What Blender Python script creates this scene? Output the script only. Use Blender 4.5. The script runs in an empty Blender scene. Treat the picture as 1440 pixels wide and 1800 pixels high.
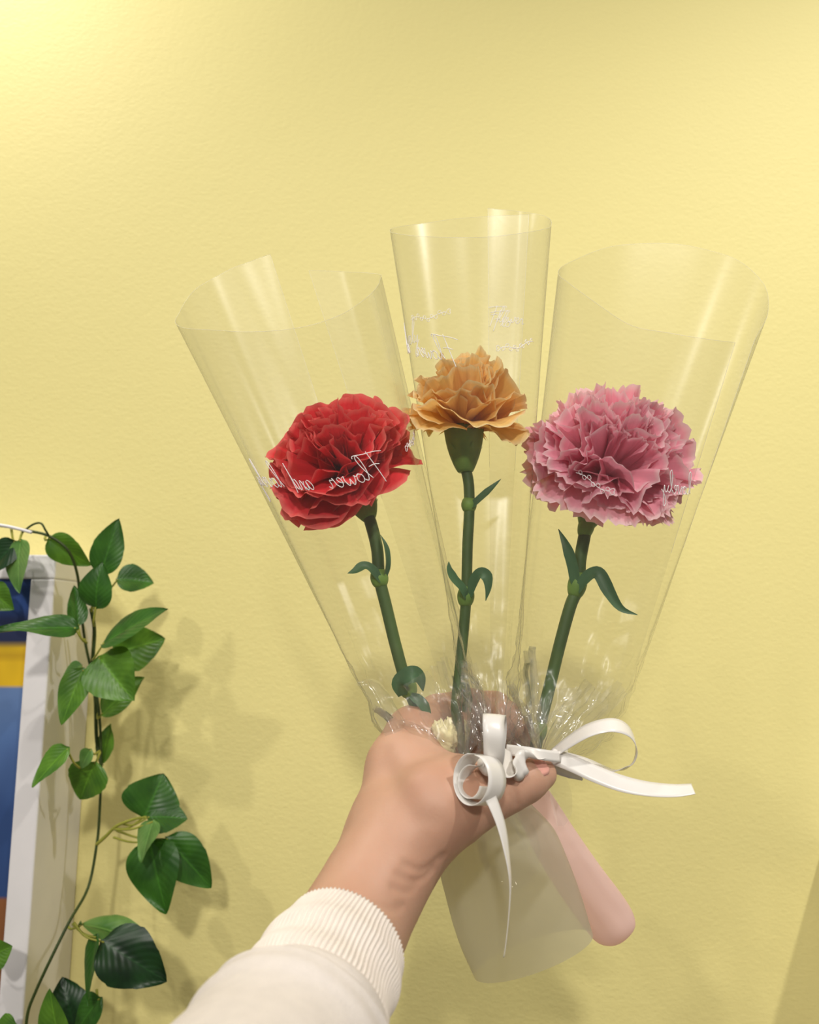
import bpy, math, random
import numpy as np
from mathutils import Vector, noise

random.seed(7)
RNG = np.random.default_rng(11)
SC = bpy.context.scene
COL = SC.collection

# ------------------------------------------------------------------ camera
EYE = np.array([0.0, 0.0, 1.35])
PITCH = math.radians(7.5)
FOCAL = 1440.0                       # focal length in pixels of the 1440 x 1800 frame
cam_data = bpy.data.cameras.new('camera')
cam = bpy.data.objects.new('camera', cam_data)
COL.objects.link(cam)
cam.location = EYE
cam.rotation_euler = (math.pi / 2 + PITCH, 0, 0)
cam_data.sensor_fit = 'VERTICAL'
cam_data.sensor_height = 36.0
cam_data.lens = 36.0 * FOCAL / 1800.0
cam_data.clip_start = 0.02
cam_data.dof.use_dof = True
cam_data.dof.focus_distance = 0.425
cam_data.dof.aperture_fstop = 11.0
SC.camera = cam

# ------------------------------------------------------------------ world, lamps, exposure
world = bpy.data.worlds.new('world')
SC.world = world
world.use_nodes = True
bg = world.node_tree.nodes['Background']
bg.inputs[0].default_value = (1.0, 0.97, 0.93, 1)
bg.inputs[1].default_value = 0.30

def area_lamp(name, loc, target, sx, sy, power, col=(1, 0.95, 0.88), spread=180):
    d = bpy.data.lights.new(name, 'AREA')
    d.shape = 'RECTANGLE'
    d.size, d.size_y = sx, sy
    d.energy = power
    d.color = col
    d.spread = math.radians(spread)
    o = bpy.data.objects.new(name, d)
    COL.objects.link(o)
    o.location = loc
    o.rotation_euler = (Vector(target) - Vector(loc)).to_track_quat('-Z', 'Y').to_euler()
    return o

def spot_lamp(name, loc, target, power, angle, blend=1.0, size=0.03, col=(1, 0.95, 0.88)):
    d = bpy.data.lights.new(name, 'SPOT')
    d.energy = power
    d.color = col
    d.spot_size = math.radians(angle)
    d.spot_blend = blend
    d.shadow_soft_size = size
    o = bpy.data.objects.new(name, d)
    COL.objects.link(o)
    o.location = loc
    o.rotation_euler = (Vector(target) - Vector(loc)).to_track_quat('-Z', 'Y').to_euler()
    return o

spot_lamp('track_spot_centre', (-0.30, -0.75, 3.0), (0.0, 0.75, 1.15), 38, 50)
spot_lamp('track_spot_right', (0.86, -0.15, 2.55), (0.50, 0.75, 1.16), 88, 74)
spot_lamp('track_spot_left', (-1.3, -1.2, 2.9), (-0.42, 0.75, 1.22), 64, 48, size=0.05)
area_lamp('ceiling_panel', (-0.15, -2.1, 2.72), (0.0, 0.75, 1.2), 0.16, 0.16, 44)
area_lamp('ceiling_lamp_corner', (-0.60, 0.50, 2.36), (-0.56, 0.75, 1.7), 0.08, 0.06, 6.5)
SC.view_settings.view_transform = 'Standard'
SC.view_settings.look = 'None'
SC.view_settings.exposure = -0.5
SC.view_settings.gamma = 1.0
SC.view_settings.use_curve_mapping = False
SC.cycles.transparent_max_bounces = 40
SC.cycles.max_bounces = 10

# ------------------------------------------------------------------ helpers
FWD = np.array([0, math.cos(PITCH), math.sin(PITCH)])
UPV = np.array([0, -math.sin(PITCH), math.cos(PITCH)])

def P(px, py, y):
    """World point at distance y in front of the eye, seen at frame pixel (px, py)."""
    d = np.array([(px - 720) / FOCAL, 0, 0]) + UPV * ((900 - py) / FOCAL) + FWD
    return EYE + d * (y / d[1])

def PP(pts):
    return np.array([P(*p[:3]) for p in pts])

def project(p):
    q = np.asarray(p) - EYE
    z = q @ FWD
    return np.stack([720 + FOCAL * q[..., 0] / z, 900 - FOCAL * (q @ UPV) / z], -1)

def unit(v):
    v = np.asarray(v, float)
    return v / (np.linalg.norm(v) + 1e-12)

def spline(pts, n, closed=False):
    """Catmull-Rom through pts (any dimension), n samples."""
    p = np.asarray(pts, float)
    m = len(p)
    if m == 2:
        t = np.linspace(0, 1, n)[:, None]
        return p[0] * (1 - t) + p[1] * t
    ext = np.vstack([2 * p[0] - p[1], p, 2 * p[-1] - p[-2]])
    u = np.linspace(0, m - 1 - 1e-9, n)
    i = u.astype(int)
    f = (u - i)[:, None]
    a, b, c, d = ext[i], ext[i + 1], ext[i + 2], ext[i + 3]
    return 0.5 * (2 * b + (c - a) * f + (2 * a - 5 * b + 4 * c - d) * f ** 2 + (3 * b - a - 3 * c + d) * f ** 3)

ORIGIN = {}

def empty(name, loc, label, cat, group=None):
    o = bpy.data.objects.new(name, None)
    COL.objects.link(o)
    o.empty_display_size = 0.02
    o.location = [float(v) for v in loc]
    ORIGIN[o.name] = np.array(loc, float)
    o['label'] = label
    o['category'] = cat
    if group:
        o['group'] = group
    return o

def obj(name, verts, faces, mat, parent=None, smooth=True, uv=None, origin=None):
    """One mesh object from world-space vertices, a child of parent when given."""
    v = np.asarray(verts, float)
    if parent is not None:
        base = ORIGIN[parent.name]
    else:
        base = np.array(origin if origin is not None else v.mean(0), float)
    me = bpy.data.meshes.new(name)
    me.from_pydata((v - base).tolist(), [], faces if isinstance(faces, list) else faces.tolist())
    if uv is not None:
        lay = me.uv_layers.new(name='UVMap')
        idx = np.zeros(len(me.loops), int)
        me.loops.foreach_get('vertex_index', idx)
        lay.data.foreach_set('uv', np.asarray(uv, float)[idx].ravel())
    if smooth:
        me.polygons.foreach_set('use_smooth', [True] * len(me.polygons))
    me.materials.append(mat)
    me.update()
    o = bpy.data.objects.new(name, me)
    COL.objects.link(o)
    if parent is not None:
        o.parent = parent
        ORIGIN[o.name] = base
    else:
        o.location = base.tolist()
        ORIGIN[o.name] = base
    return o

def structure(o):
    o['kind'] = 'structure'
    return o

def grid_faces(nu, nv, off=0, wrap_v=False):
    f = []
    for i in range(nu - 1):
        for j in range(nv if wrap_v else nv - 1):
            k = (j + 1) % nv
            f.append((off + i * nv + j, off + i * nv + k, off + (i + 1) * nv + k, off + (i + 1) * nv + j))
    return f

def frames(c):
    """Tangents plus two rotation-minimising normals along a centre line."""
    t = np.gradient(c, axis=0)
    t /= np.linalg.norm(t, axis=1)[:, None] + 1e-12
    a = np.array([0, -1, 0.2])
    if abs(unit(a) @ t[0]) > 0.9:
        a = np.array([1, 0, 0.1])
    n = np.zeros_like(c)
    n[0] = unit(a - t[0] * (a @ t[0]))
    for i in range(1, len(c)):
        v = n[i - 1] - t[i] * (n[i - 1] @ t[i])
        n[i] = unit(v)
    return t, n, np.cross(t, n)

def tube(c, r, sides=10, cap=True):
    """Tube of radius r (scalar or per point) around centre line c -> verts, faces."""
    c = np.asarray(c, float)
    m = len(c)
    r = np.full(m, r) if np.isscalar(r) else np.asarray(r, float)
    t, n, b = frames(c)
    a = np.linspace(0, 2 * np.pi, sides, endpoint=False)
    v = c[:, None] + (n[:, None] * np.cos(a)[None, :, None] + b[:, None] * np.sin(a)[None, :, None]) * r[:, None, None]
    f = grid_faces(m, sides, wrap_v=True)
    if cap:
        f.append(tuple(range(sides))[::-1])
        f.append(tuple((m - 1) * sides + k for k in range(sides)))
    return v.reshape(-1, 3), f

def join(parts):
    V, F, o = [], [], 0
    for v, f in parts:
        V.append(np.asarray(v))
        F += [tuple(i + o for i in q) for q in f]
        o += len(v)
    return np.vstack(V), F

def box(x0, x1, y0, y1, z0, z1):
    v = [(x, y, z) for x in (x0, x1) for y in (y0, y1) for z in (z0, z1)]
    f = [(0, 1, 3, 2), (4, 6, 7, 5), (0, 4, 5, 1), (2, 3, 7, 6), (0, 2, 6, 4), (1, 5, 7, 3)]
    return np.array(v, float), f

def bevel(o, w, seg=2):
    m = o.modifiers.new('bevel', 'BEVEL')
    m.width, m.segments = w, seg
    m.limit_method = 'ANGLE'
    return o

# ------------------------------------------------------------------ materials
def new_mat(name):
    m = bpy.data.materials.new(name)
    m.use_nodes = True
    nt = m.node_tree
    nt.nodes.clear()
    out = nt.nodes.new('ShaderNodeOutputMaterial')
    return m, nt, out

def node(nt, kind, **kw):
    n = nt.nodes.new(kind)
    for k, v in kw.items():
        if k.startswith('in_'):
            n.inputs[k[3:].replace('_', ' ')].default_value = v
        else:
            setattr(n, k, v)
    return n

def lin(r, g, b):
    f = lambda c: c / 12.92 if c <= 0.04045 else ((c + 0.055) / 1.055) ** 2.4
    return (f(r / 255), f(g / 255), f(b / 255), 1)

def bump_from(nt, height, strength, dist):
    b = node(nt, 'ShaderNodeBump')
    b.inputs['Strength'].default_value = strength
    b.inputs['Distance'].default_value = dist
    nt.links.new(height, b.inputs['Height'])
    return b.outputs[0]

def coords(nt, scale=(1, 1, 1), out='Object'):
    tc = node(nt, 'ShaderNodeTexCoord')
    mp = node(nt, 'ShaderNodeMapping')
    mp.inputs['Scale'].default_value = scale
    nt.links.new(tc.outputs[out], mp.inputs[0])
    return mp.outputs[0]

def noise_tex(nt, vec, scale, detail=3, rough=0.5):
    n = node(nt, 'ShaderNodeTexNoise')
    n.inputs['Scale'].default_value = scale
    n.inputs['Detail'].default_value = detail
    n.inputs['Roughness'].default_value = rough
    nt.links.new(vec, n.inputs['Vector'])
    return n.outputs['Fac']

def ramp(nt, fac, stops):
    r = node(nt, 'ShaderNodeValToRGB')
    e = r.color_ramp.elements
    while len(e) < len(stops):
        e.new(0.5)
    for el, (p, c) in zip(e, stops):
        el.position = p
        el.color = c
    nt.links.new(fac, r.inputs[0])
    return r.outputs[0]

def math_node(nt, op, a, b=None):
    m = node(nt, 'ShaderNodeMath', operation=op)
    for i, x in enumerate((a, b)):
        if x is None:
            continue
        if isinstance(x, (int, float)):
            m.inputs[i].default_value = x
        else:
            nt.links.new(x, m.inputs[i])
    return m.outputs[0]

def simple_mat(name, col, rough=0.5, spec=0.4, noise_amt=0.06, nscale=40, bump=0.0, bscale=300, sss=0.0):
    m, nt, out = new_mat(name)
    b = node(nt, 'ShaderNodeBsdfPrincipled')
    v = coords(nt)
    f = noise_tex(nt, v, nscale)
    lo = tuple(c * (1 - noise_amt) for c in col[:3]) + (1,)
    hi = tuple(min(1, c * (1 + noise_amt)) for c in col[:3]) + (1,)
    nt.links.new(ramp(nt, f, [(0.3, lo), (0.7, hi)]), b.inputs['Base Color'])
    b.inputs['Roughness'].default_value = rough
    b.inputs['Specular IOR Level'].default_value = spec
    if sss:
        b.inputs['Subsurface Weight'].default_value = sss
        b.inputs['Subsurface Radius'].default_value = (1, 0.5, 0.3)
        b.inputs['Subsurface Scale'].default_value = 0.004
    if bump:
        nt.links.new(bump_from(nt, noise_tex(nt, v, bscale, 2), bump, 0.0005), b.inputs['Normal'])
    nt.links.new(b.outputs[0], out.inputs[0])
    return m

def wall_material():
    m, nt, out = new_mat('yellow_wall_paint')
    b = node(nt, 'ShaderNodeBsdfPrincipled')
    v = coords(nt)
    f = noise_tex(nt, v, 2.5, 3)
    nt.links.new(ramp(nt, f, [(0.3, (0.775, 0.690, 0.285, 1)), (0.7, (0.805, 0.715, 0.305, 1))]), b.inputs['Base Color'])
    b.inputs['Roughness'].default_value = 0.55
    b.inputs['Specular IOR Level'].default_value = 0.25
    v2 = coords(nt, (1, 1, 1.5))
    h1 = noise_tex(nt, v2, 230, 3, 0.55)
    h2 = noise_tex(nt, v, 38, 2)
    vo = node(nt, 'ShaderNodeTexVoronoi')
    vo.inputs['Scale'].default_value = 26
    nt.links.new(v, vo.inputs['Vector'])
    specks = ramp(nt, vo.outputs['Distance'], [(0.0, (1, 1, 1, 1)), (0.045, (0, 0, 0, 1))])
    mask = ramp(nt, noise_tex(nt, v, 9, 1), [(0.62, (0, 0, 0, 1)), (0.70, (1, 1, 1, 1))])
    sp = math_node(nt, 'MULTIPLY', specks, mask)
    h = math_node(nt, 'ADD', math_node(nt, 'MULTIPLY', h1, 0.55), math_node(nt, 'MULTIPLY', h2, 0.25))
    h = math_node(nt, 'ADD', h, math_node(nt, 'MULTIPLY', sp, 0.35))
    nt.links.new(bump_from(nt, h, 0.5, 0.0013), b.inputs['Normal'])
    nt.links.new(b.outputs[0], out.inputs[0])
    return m

def petal_material(name, base, mid, edge, transl=0.3):
    m, nt, out = new_mat(name)
    tc = node(nt, 'ShaderNodeTexCoord')
    sep = node(nt, 'ShaderNodeSeparateXYZ')
    nt.links.new(tc.outputs['UV'], sep.inputs[0])
    col = ramp(nt, sep.outputs['Y'], [(0.15, base), (0.6, mid), (0.93, mid), (1.0, edge)])
    # fine veins running along the petal
    vv = node(nt, 'ShaderNodeMapping')
    vv.inputs['Scale'].default_value = (26, 1.5, 1)
    nt.links.new(tc.outputs['UV'], vv.inputs[0])
    f = noise_tex(nt, vv.outputs[0], 1.0, 3)
    tint = ramp(nt, f, [(0.3, (0.86, 0.86, 0.86, 1)), (0.7, (1, 1, 1, 1))])
    mx = node(nt, 'ShaderNodeMix', data_type='RGBA', blend_type='MULTIPLY')
    mx.inputs['Factor'].default_value = 1
    nt.links.new(col, mx.inputs[6])
    nt.links.new(tint, mx.inputs[7])
    b = node(nt, 'ShaderNodeBsdfPrincipled')
    b.inputs['Roughness'].default_value = 0.6
    b.inputs['Specular IOR Level'].default_value = 0.2
    nt.links.new(mx.outputs[2], b.inputs['Base Color'])
    nt.links.new(bump_from(nt, f, 0.25, 0.0004), b.inputs['Normal'])
    tr = node(nt, 'ShaderNodeBsdfTranslucent')
    nt.links.new(mx.outputs[2], tr.inputs[0])
    ms = node(nt, 'ShaderNodeMixShader')
    ms.inputs[0].default_value = transl
    nt.links.new(b.outputs[0], ms.inputs[1])
    nt.links.new(tr.outputs[0], ms.inputs[2])
    nt.links.new(ms.outputs[0], out.inputs[0])
    return m

def film_material(name, tint=(0.975, 0.975, 0.965, 1), base=0.07, rough=0.06, haze=0.02, crinkle=0.3, sheen=0.65):
    """Thin clear film: straight-through transmission plus a two-sided mirror-like sheen."""
    m, nt, out = new_mat(name)
    lw = node(nt, 'ShaderNodeLayerWeight')
    lw.inputs['Blend'].default_value = 0.5
    v = coords(nt, (1, 1, 1))
    bmp = bump_from(nt, noise_tex(nt, v, 90, 3), crinkle, 0.0012)
    nt.links.new(bmp, lw.inputs['Normal'])
    p5 = math_node(nt, 'POWER', lw.outputs['Facing'], 4.0)
    fac = math_node(nt, 'ADD', math_node(nt, 'MULTIPLY', p5, 0.75), base)
    tr = node(nt, 'ShaderNodeBsdfTransparent')
    tr.inputs[0].default_value = tint
    gl = node(nt, 'ShaderNodeBsdfGlossy')
    gl.inputs['Color'].default_value = (sheen, sheen, sheen, 1)
    gl.inputs['Roughness'].default_value = rough
    nt.links.new(bmp, gl.inputs['Normal'])
    df = node(nt, 'ShaderNodeBsdfTranslucent')
    df.inputs[0].default_value = (0.9, 0.9, 0.88, 1)
    d2 = node(nt, 'ShaderNodeBsdfDiffuse')
    d2.inputs[0].default_value = (0.9, 0.9, 0.88, 1)
    mh = node(nt, 'ShaderNodeMixShader')
    nt.links.new(df.outputs[0], mh.inputs[1])
    nt.links.new(d2.outputs[0], mh.inputs[2])
    m1 = node(nt, 'ShaderNodeMixShader')
    m1.inputs[0].default_value = haze
    nt.links.new(tr.outputs[0], m1.inputs[1])
    nt.links.new(mh.outputs[0], m1.inputs[2])
    m2 = node(nt, 'ShaderNodeMixShader')
    nt.links.new(fac, m2.inputs[0])
    nt.links.new(m1.outputs[0], m2.inputs[1])
    nt.links.new(gl.outputs[0], m2.inputs[2])
    nt.links.new(m2.outputs[0], out.inputs[0])
    return m

def frosted_material(name, col, clear, rough=0.35):
    m, nt, out = new_mat(name)
    b = node(nt, 'ShaderNodeBsdfPrincipled')
    b.inputs['Base Color'].default_value = col
    b.inputs['Roughness'].default_value = rough
    tl = node(nt, 'ShaderNodeBsdfTranslucent')
    tl.inputs[0].default_value = col
    m1 = node(nt, 'ShaderNodeMixShader')
    m1.inputs[0].default_value = 0.5
    nt.links.new(b.outputs[0], m1.inputs[1])
    nt.links.new(tl.outputs[0], m1.inputs[2])
    tr = node(nt, 'ShaderNodeBsdfTransparent')
    tr.inputs[0].default_value = tuple(0.5 + 0.5 * c for c in col[:3]) + (1,)
    v = coords(nt)
    f = ramp(nt, noise_tex(nt, v, 18, 2), [(0.3, (clear * 0.85,) * 3 + (1,)), (0.7, (min(1, clear * 1.15),) * 3 + (1,))])
    m2 = node(nt, 'ShaderNodeMixShader')
    nt.links.new(f, m2.inputs[0])
    nt.links.new(m1.outputs[0], m2.inputs[1])
    nt.links.new(tr.outputs[0], m2.inputs[2])
    nt.links.new(m2.outputs[0], out.inputs[0])
    return m

def leaf_material(name, dark, light, rough=0.38):
    m, nt, out = new_mat(name)
    tc = node(nt, 'ShaderNodeTexCoord')
    sep = node(nt, 'ShaderNodeSeparateXYZ')
    nt.links.new(tc.outputs['UV'], sep.inputs[0])
    a = math_node(nt, 'ABSOLUTE', math_node(nt, 'SUBTRACT', sep.outputs['X'], 0.5))
    vein = math_node(nt, 'SINE', math_node(nt, 'MULTIPLY', math_node(nt, 'SUBTRACT', sep.outputs['Y'], math_node(nt, 'MULTIPLY', a, 0.7)), 58))
    rib = ramp(nt, a, [(0.0, (1, 1, 1, 1)), (0.035, (0, 0, 0, 1))])
    n = noise_tex(nt, coords(nt), 70, 2)
    col = ramp(nt, n, [(0.3, dark), (0.75, light)])
    mx = node(nt, 'ShaderNodeMix', data_type='RGBA')
    nt.links.new(math_node(nt, 'MULTIPLY', rib, 0.45), mx.inputs['Factor'])
    nt.links.new(col, mx.inputs[6])
    mx.inputs[7].default_value = tuple(min(1, c * 1.9) for c in light[:3]) + (1,)
    b = node(nt, 'ShaderNodeBsdfPrincipled')
    b.inputs['Roughness'].default_value = rough
    b.inputs['Specular IOR Level'].default_value = 0.45
    nt.links.new(mx.outputs[2], b.inputs['Base Color'])
    nt.links.new(bump_from(nt, vein, 0.12, 0.0006), b.inputs['Normal'])
    tl = node(nt, 'ShaderNodeBsdfTranslucent')
    tl.inputs[0].default_value = light
    ms = node(nt, 'ShaderNodeMixShader')
    ms.inputs[0].default_value = 0.12
    nt.links.new(b.outputs[0], ms.inputs[1])
    nt.links.new(tl.outputs[0], ms.inputs[2])
    nt.links.new(ms.outputs[0], out.inputs[0])
    return m

def skin_material():
    m, nt, out = new_mat('skin')
    b = node(nt, 'ShaderNodeBsdfPrincipled')
    v = coords(nt)
    f = noise_tex(nt, v, 22, 3)
    nt.links.new(ramp(nt, f, [(0.3, lin(188, 144, 120)), (0.7, lin(206, 164, 139))]), b.inputs['Base Color'])
    b.inputs['Roughness'].default_value = 0.5
    b.inputs['Specular IOR Level'].default_value = 0.35
    b.inputs['Subsurface Weight'].default_value = 0.25
    b.inputs['Subsurface Radius'].default_value = (1, 0.35, 0.2)
    b.inputs['Subsurface Scale'].default_value = 0.005
    h = math_node(nt, 'ADD', noise_tex(nt, v, 700, 2), math_node(nt, 'MULTIPLY', noise_tex(nt, v, 180, 2), 1.2))
    nt.links.new(bump_from(nt, h, 0.12, 0.0005), b.inputs['Normal'])
    nt.links.new(b.outputs[0], out.inputs[0])
    return m

def poster_material():
    m, nt, out = new_mat('poster_print')
    tc = node(nt, 'ShaderNodeTexCoord')
    sep = node(nt, 'ShaderNodeSeparateXYZ')
    nt.links.new(tc.outputs['UV'], sep.inputs[0])
    r = node(nt, 'ShaderNodeValToRGB')
    e = r.color_ramp.elements
    z0, z1 = 0.62 + 0.0195, P(99, 975, 0.662)[2] - 0.0195
    pos = lambda py: float((P(25, py, 0.665)[2] - z0) / (z1 - z0))
    stops = [(0.0, lin(120, 76, 42)), (pos(1582), lin(140, 88, 48)), (pos(1576), lin(44, 72, 122)), (pos(1430), lin(46, 76, 128)), (pos(1300), lin(80, 112, 164)),
             (pos(1208), lin(96, 124, 170)), (pos(1204), lin(222, 180, 20)), (pos(1160), lin(226, 184, 22)), (pos(1157), lin(190, 148, 14)), (pos(1143), lin(214, 174, 20)), (pos(1135), lin(222, 182, 20)),
             (pos(1131), lin(26, 38, 76)), (pos(1090), lin(30, 44, 86)), (pos(1070), lin(40, 72, 136)), (1.0, lin(36, 66, 128))]
    while len(e) < len(stops):
        e.new(0.5)
    for el, (p, c) in zip(e, stops):
        el.position, el.color = p, c
    nt.links.new(sep.outputs['Y'], r.inputs[0])
    n = noise_tex(nt, coords(nt, (3, 3, 1), 'UV'), 4, 2)
    tint = ramp(nt, n, [(0.3, (0.8, 0.8, 0.85, 1)), (0.7, (1.05, 1.05, 1.05, 1))])
    mx = node(nt, 'ShaderNodeMix', data_type='RGBA', blend_type='MULTIPLY')
    mx.inputs['Factor'].default_value = 1
    nt.links.new(r.outputs[0], mx.inputs[6])
    nt.links.new(tint, mx.inputs[7])
    b = node(nt, 'ShaderNodeBsdfPrincipled')
    b.inputs['Roughness'].default_value = 0.45
    nt.links.new(mx.outputs[2], b.inputs['Base Color'])
    nt.links.new(b.outputs[0], out.inputs[0])
    return m

M_WALL = wall_material()
M_FLOOR = simple_mat('grey_floor_vinyl', lin(150, 140, 128), 0.5)
M_WHITE = simple_mat('white_lacquer', lin(232, 229, 229), 0.35, 0.5, 0.02, bump=0.05)
M_POSTER = poster_material()
M_SKIN = skin_material()
M_NAIL = simple_mat('fingernail', lin(226, 165, 150), 0.25, 0.5, 0.03)
M_KNIT = simple_mat('cream_rib_knit', lin(232, 223, 214), 0.9, 0.1, 0.03, 200, bump=0.15, bscale=1500)
M_JERSEY = simple_mat('cream_jersey', lin(226, 218, 212), 0.9, 0.1, 0.03, 200, bump=0.6, bscale=1800)
M_SATIN = simple_mat('white_satin', lin(232, 228, 222), 0.30, 0.7, 0.02, 60)
M_PRINT = simple_mat('white_ink', (0.95, 0.93, 0.92, 1), 0.6, 0.2, 0.0)
M_RED = petal_material('red_petal', lin(168, 14, 28), lin(238, 58, 66), lin(248, 126, 118), 0.24)
M_ORANGE = petal_material('orange_petal', lin(255, 166, 80), lin(255, 212, 130), lin(255, 236, 184), 0.35)
M_PINK = petal_material('pink_petal', lin(236, 104, 134), lin(255, 178, 196), lin(255, 222, 226), 0.30)
M_STEM = simple_mat('dark_green_stem', lin(74, 98, 50), 0.5, 0.4, 0.2, 60)
M_CALYX = simple_mat('green_calyx', lin(112, 146, 66), 0.5, 0.35, 0.22, 90)
M_BLADE = simple_mat('blue_green_leaf', lin(68, 102, 66), 0.5, 0.4, 0.18, 60)
M_IVY = [leaf_material('ivy_leaf_mid', lin(62, 106, 30), lin(98, 144, 42)),
         leaf_material('ivy_leaf_dark', lin(38, 80, 24), lin(60, 110, 32)),
         leaf_material('ivy_leaf_deep', lin(16, 42, 20), lin(28, 66, 28)),
         leaf_material('ivy_leaf_pale', lin(70, 118, 50), lin(120, 158, 84))]
M_VINE = simple_mat('vine_stem', lin(58, 74, 34), 0.5, 0.3, 0.2, 50)
M_PETIOLE = simple_mat('vine_petiole', lin(150, 152, 62), 0.5, 0.3, 0.15, 50)
M_FILM = film_material('clear_film', (0.970, 0.968, 0.958, 1), 0.045, 0.30, 0.018, 0.05)
M_CRUMPLE = film_material('crumpled_film', (0.985, 0.985, 0.98, 1), 0.05, 0.12, 0.07, 0.25, 0.9)
M_FROST = frosted_material('frosted_wrap', lin(226, 222, 202), 0.36)
M_ROSEWRAP = frosted_material('pink_wrap', lin(255, 230, 226), 0.06)
M_EDGE = film_material('film_cut_edge', (0.985, 0.985, 0.98, 1), 0.12, 0.4, 0.25, 0.0, 1.0)
M_TISSUE = simple_mat('cream_tissue', lin(236, 226, 180), 0.9, 0.1, 0.08, 120, bump=0.6, bscale=500)

# ------------------------------------------------------------------ the setting
WALL_Y = 0.75
structure(obj('wall_back', *box(-2.6, 2.6, WALL_Y, WALL_Y + 0.1, 0.0, 2.7), M_WALL, smooth=False))
structure(obj('floor', *box(-2.6, 2.6, -2.6, WALL_Y + 0.1, -0.05, 0.0), M_FLOOR, smooth=False))

# ------------------------------------------------------------------ framed poster on the wall, left
def framed_poster():
    fy = 0.662
    tr = P(99, 975, fy)                 # top right front corner
    bot = 0.62
    x1, ztop = tr[0], tr[2]
    x0 = x1 - 0.52
    root = empty('framed_poster', (x1 - 0.26, WALL_Y, bot), 'deep white box frame with blue and yellow poster behind hanging ivy', 'picture frame')
    lean = math.tan(math.radians(0.9))
    def sh(v):
        v = v.copy()
        v[:, 0] += (v[:, 2] - ztop) * lean
        return v
    bw = 0.0195
    parts = {'frame_rail': [(x0, x1, fy, WALL_Y, ztop - bw, ztop), (x0, x1, fy, WALL_Y, bot, bot + bw)],
             'frame_stile': [(x0, x0 + bw, fy, WALL_Y, bot + bw, ztop - bw), (x1 - bw, x1, fy, WALL_Y, bot + bw, ztop - bw)]}
    for nm, lst in parts.items():
        for b in lst:
            v, f = box(*b)
            bevel(obj(nm, sh(v), f, M_WHITE, root, smooth=False), 0.0015)
    v = sh(np.array([(x0 + bw, fy + 0.003, bot + bw), (x1 - bw, fy + 0.003, bot + bw), (x1 - bw, fy + 0.003, ztop - bw), (x0 + bw, fy + 0.003, ztop - bw)]))
    v2 = v + np.array([0, 0.003, 0])
    fcs = [(0, 1, 2, 3), (4, 7, 6, 5), (0, 4, 5, 1), (1, 5, 6, 2), (2, 6, 7, 3), (3, 7, 4, 0)]
    obj('poster', np.vstack([v, v2]), fcs, M_POSTER, root, smooth=False, uv=[(0, 0), (1, 0), (1, 1), (0, 1)] * 2)
    v, f = box(x0 + bw, x1 - bw, WALL_Y - 0.006, WALL_Y, bot + bw, ztop - bw)
    obj('backing_board', sh(v), f, M_WHITE, root, smooth=False)
framed_poster()

def shadow_caster_box():
    x0, y0, z1, z0 = 0.362, 0.56, 1.155, 0.70  # out-of-frame box added and sized to throw the hard shadow at lower right
    root = empty('shadow_caster_box', (x0 + .2, WALL_Y, z0), 'unseen white box added beyond the right frame edge to cast a wall shadow', 'box')
    v, f = box(x0, x0 + .4, y0, WALL_Y, z0, z1)
    bevel(obj('body', v, f, M_WHITE, root, smooth=False), .002)
    v, f = box(x0 + .02, x0 + .38, y0 - .004, y0, z0 + .02, z1 - .02)
    bevel(obj('front_panel', v, f, M_WHITE, root, smooth=False), .001)
shadow_caster_box()

# ------------------------------------------------------------------ ivy garland
def leaf_mesh(base, tip, width, normal, droop=0.15, fold=0.25, teeth=14, nu=22, nv=11, curl=0.0, sharp=1.0):
    base, tip = np.asarray(base), np.asarray(tip)
    ax = tip - base
    L = np.linalg.norm(ax)
    ax = ax / L
    n = unit(normal - ax * (normal @ ax))
    side = np.cross(ax, n)
    V, UV = [], []
    for i in range(nu):
        s = i / (nu - 1)
        w = width * 0.5 * (math.sin(math.pi * min(1, s ** 0.72)) ** 0.75) * (1 - 0.25 * sharp * s)
        w = max(w, 0.0)
        for j in range(nv):
            v = -1 + 2 * j / (nv - 1)
            ser = 1 + (0.05 * (((s * teeth) % 1.0) - 0.5) if abs(v) > 0.99 and 0.08 < s < 0.95 else 0)
            h = fold * abs(v) * w - droop * L * (s - 0.3) ** 2 + curl * L * math.sin(s * 5 + v * 2) * abs(v) * 0.08
            h -= 0.25 * w * v * v * fold
            V.append(base + ax * (L * (s + 0.02 * abs(v) * (1 - s))) + side * (w * v * ser) + n * h)
            UV.append((0.5 + 0.5 * v, s))
    return np.array(V), grid_faces(nu, nv), UV

def deeper(y):
    return y + 0.030 * min(1, max(0, (y - 0.642) / 0.012))

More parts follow.
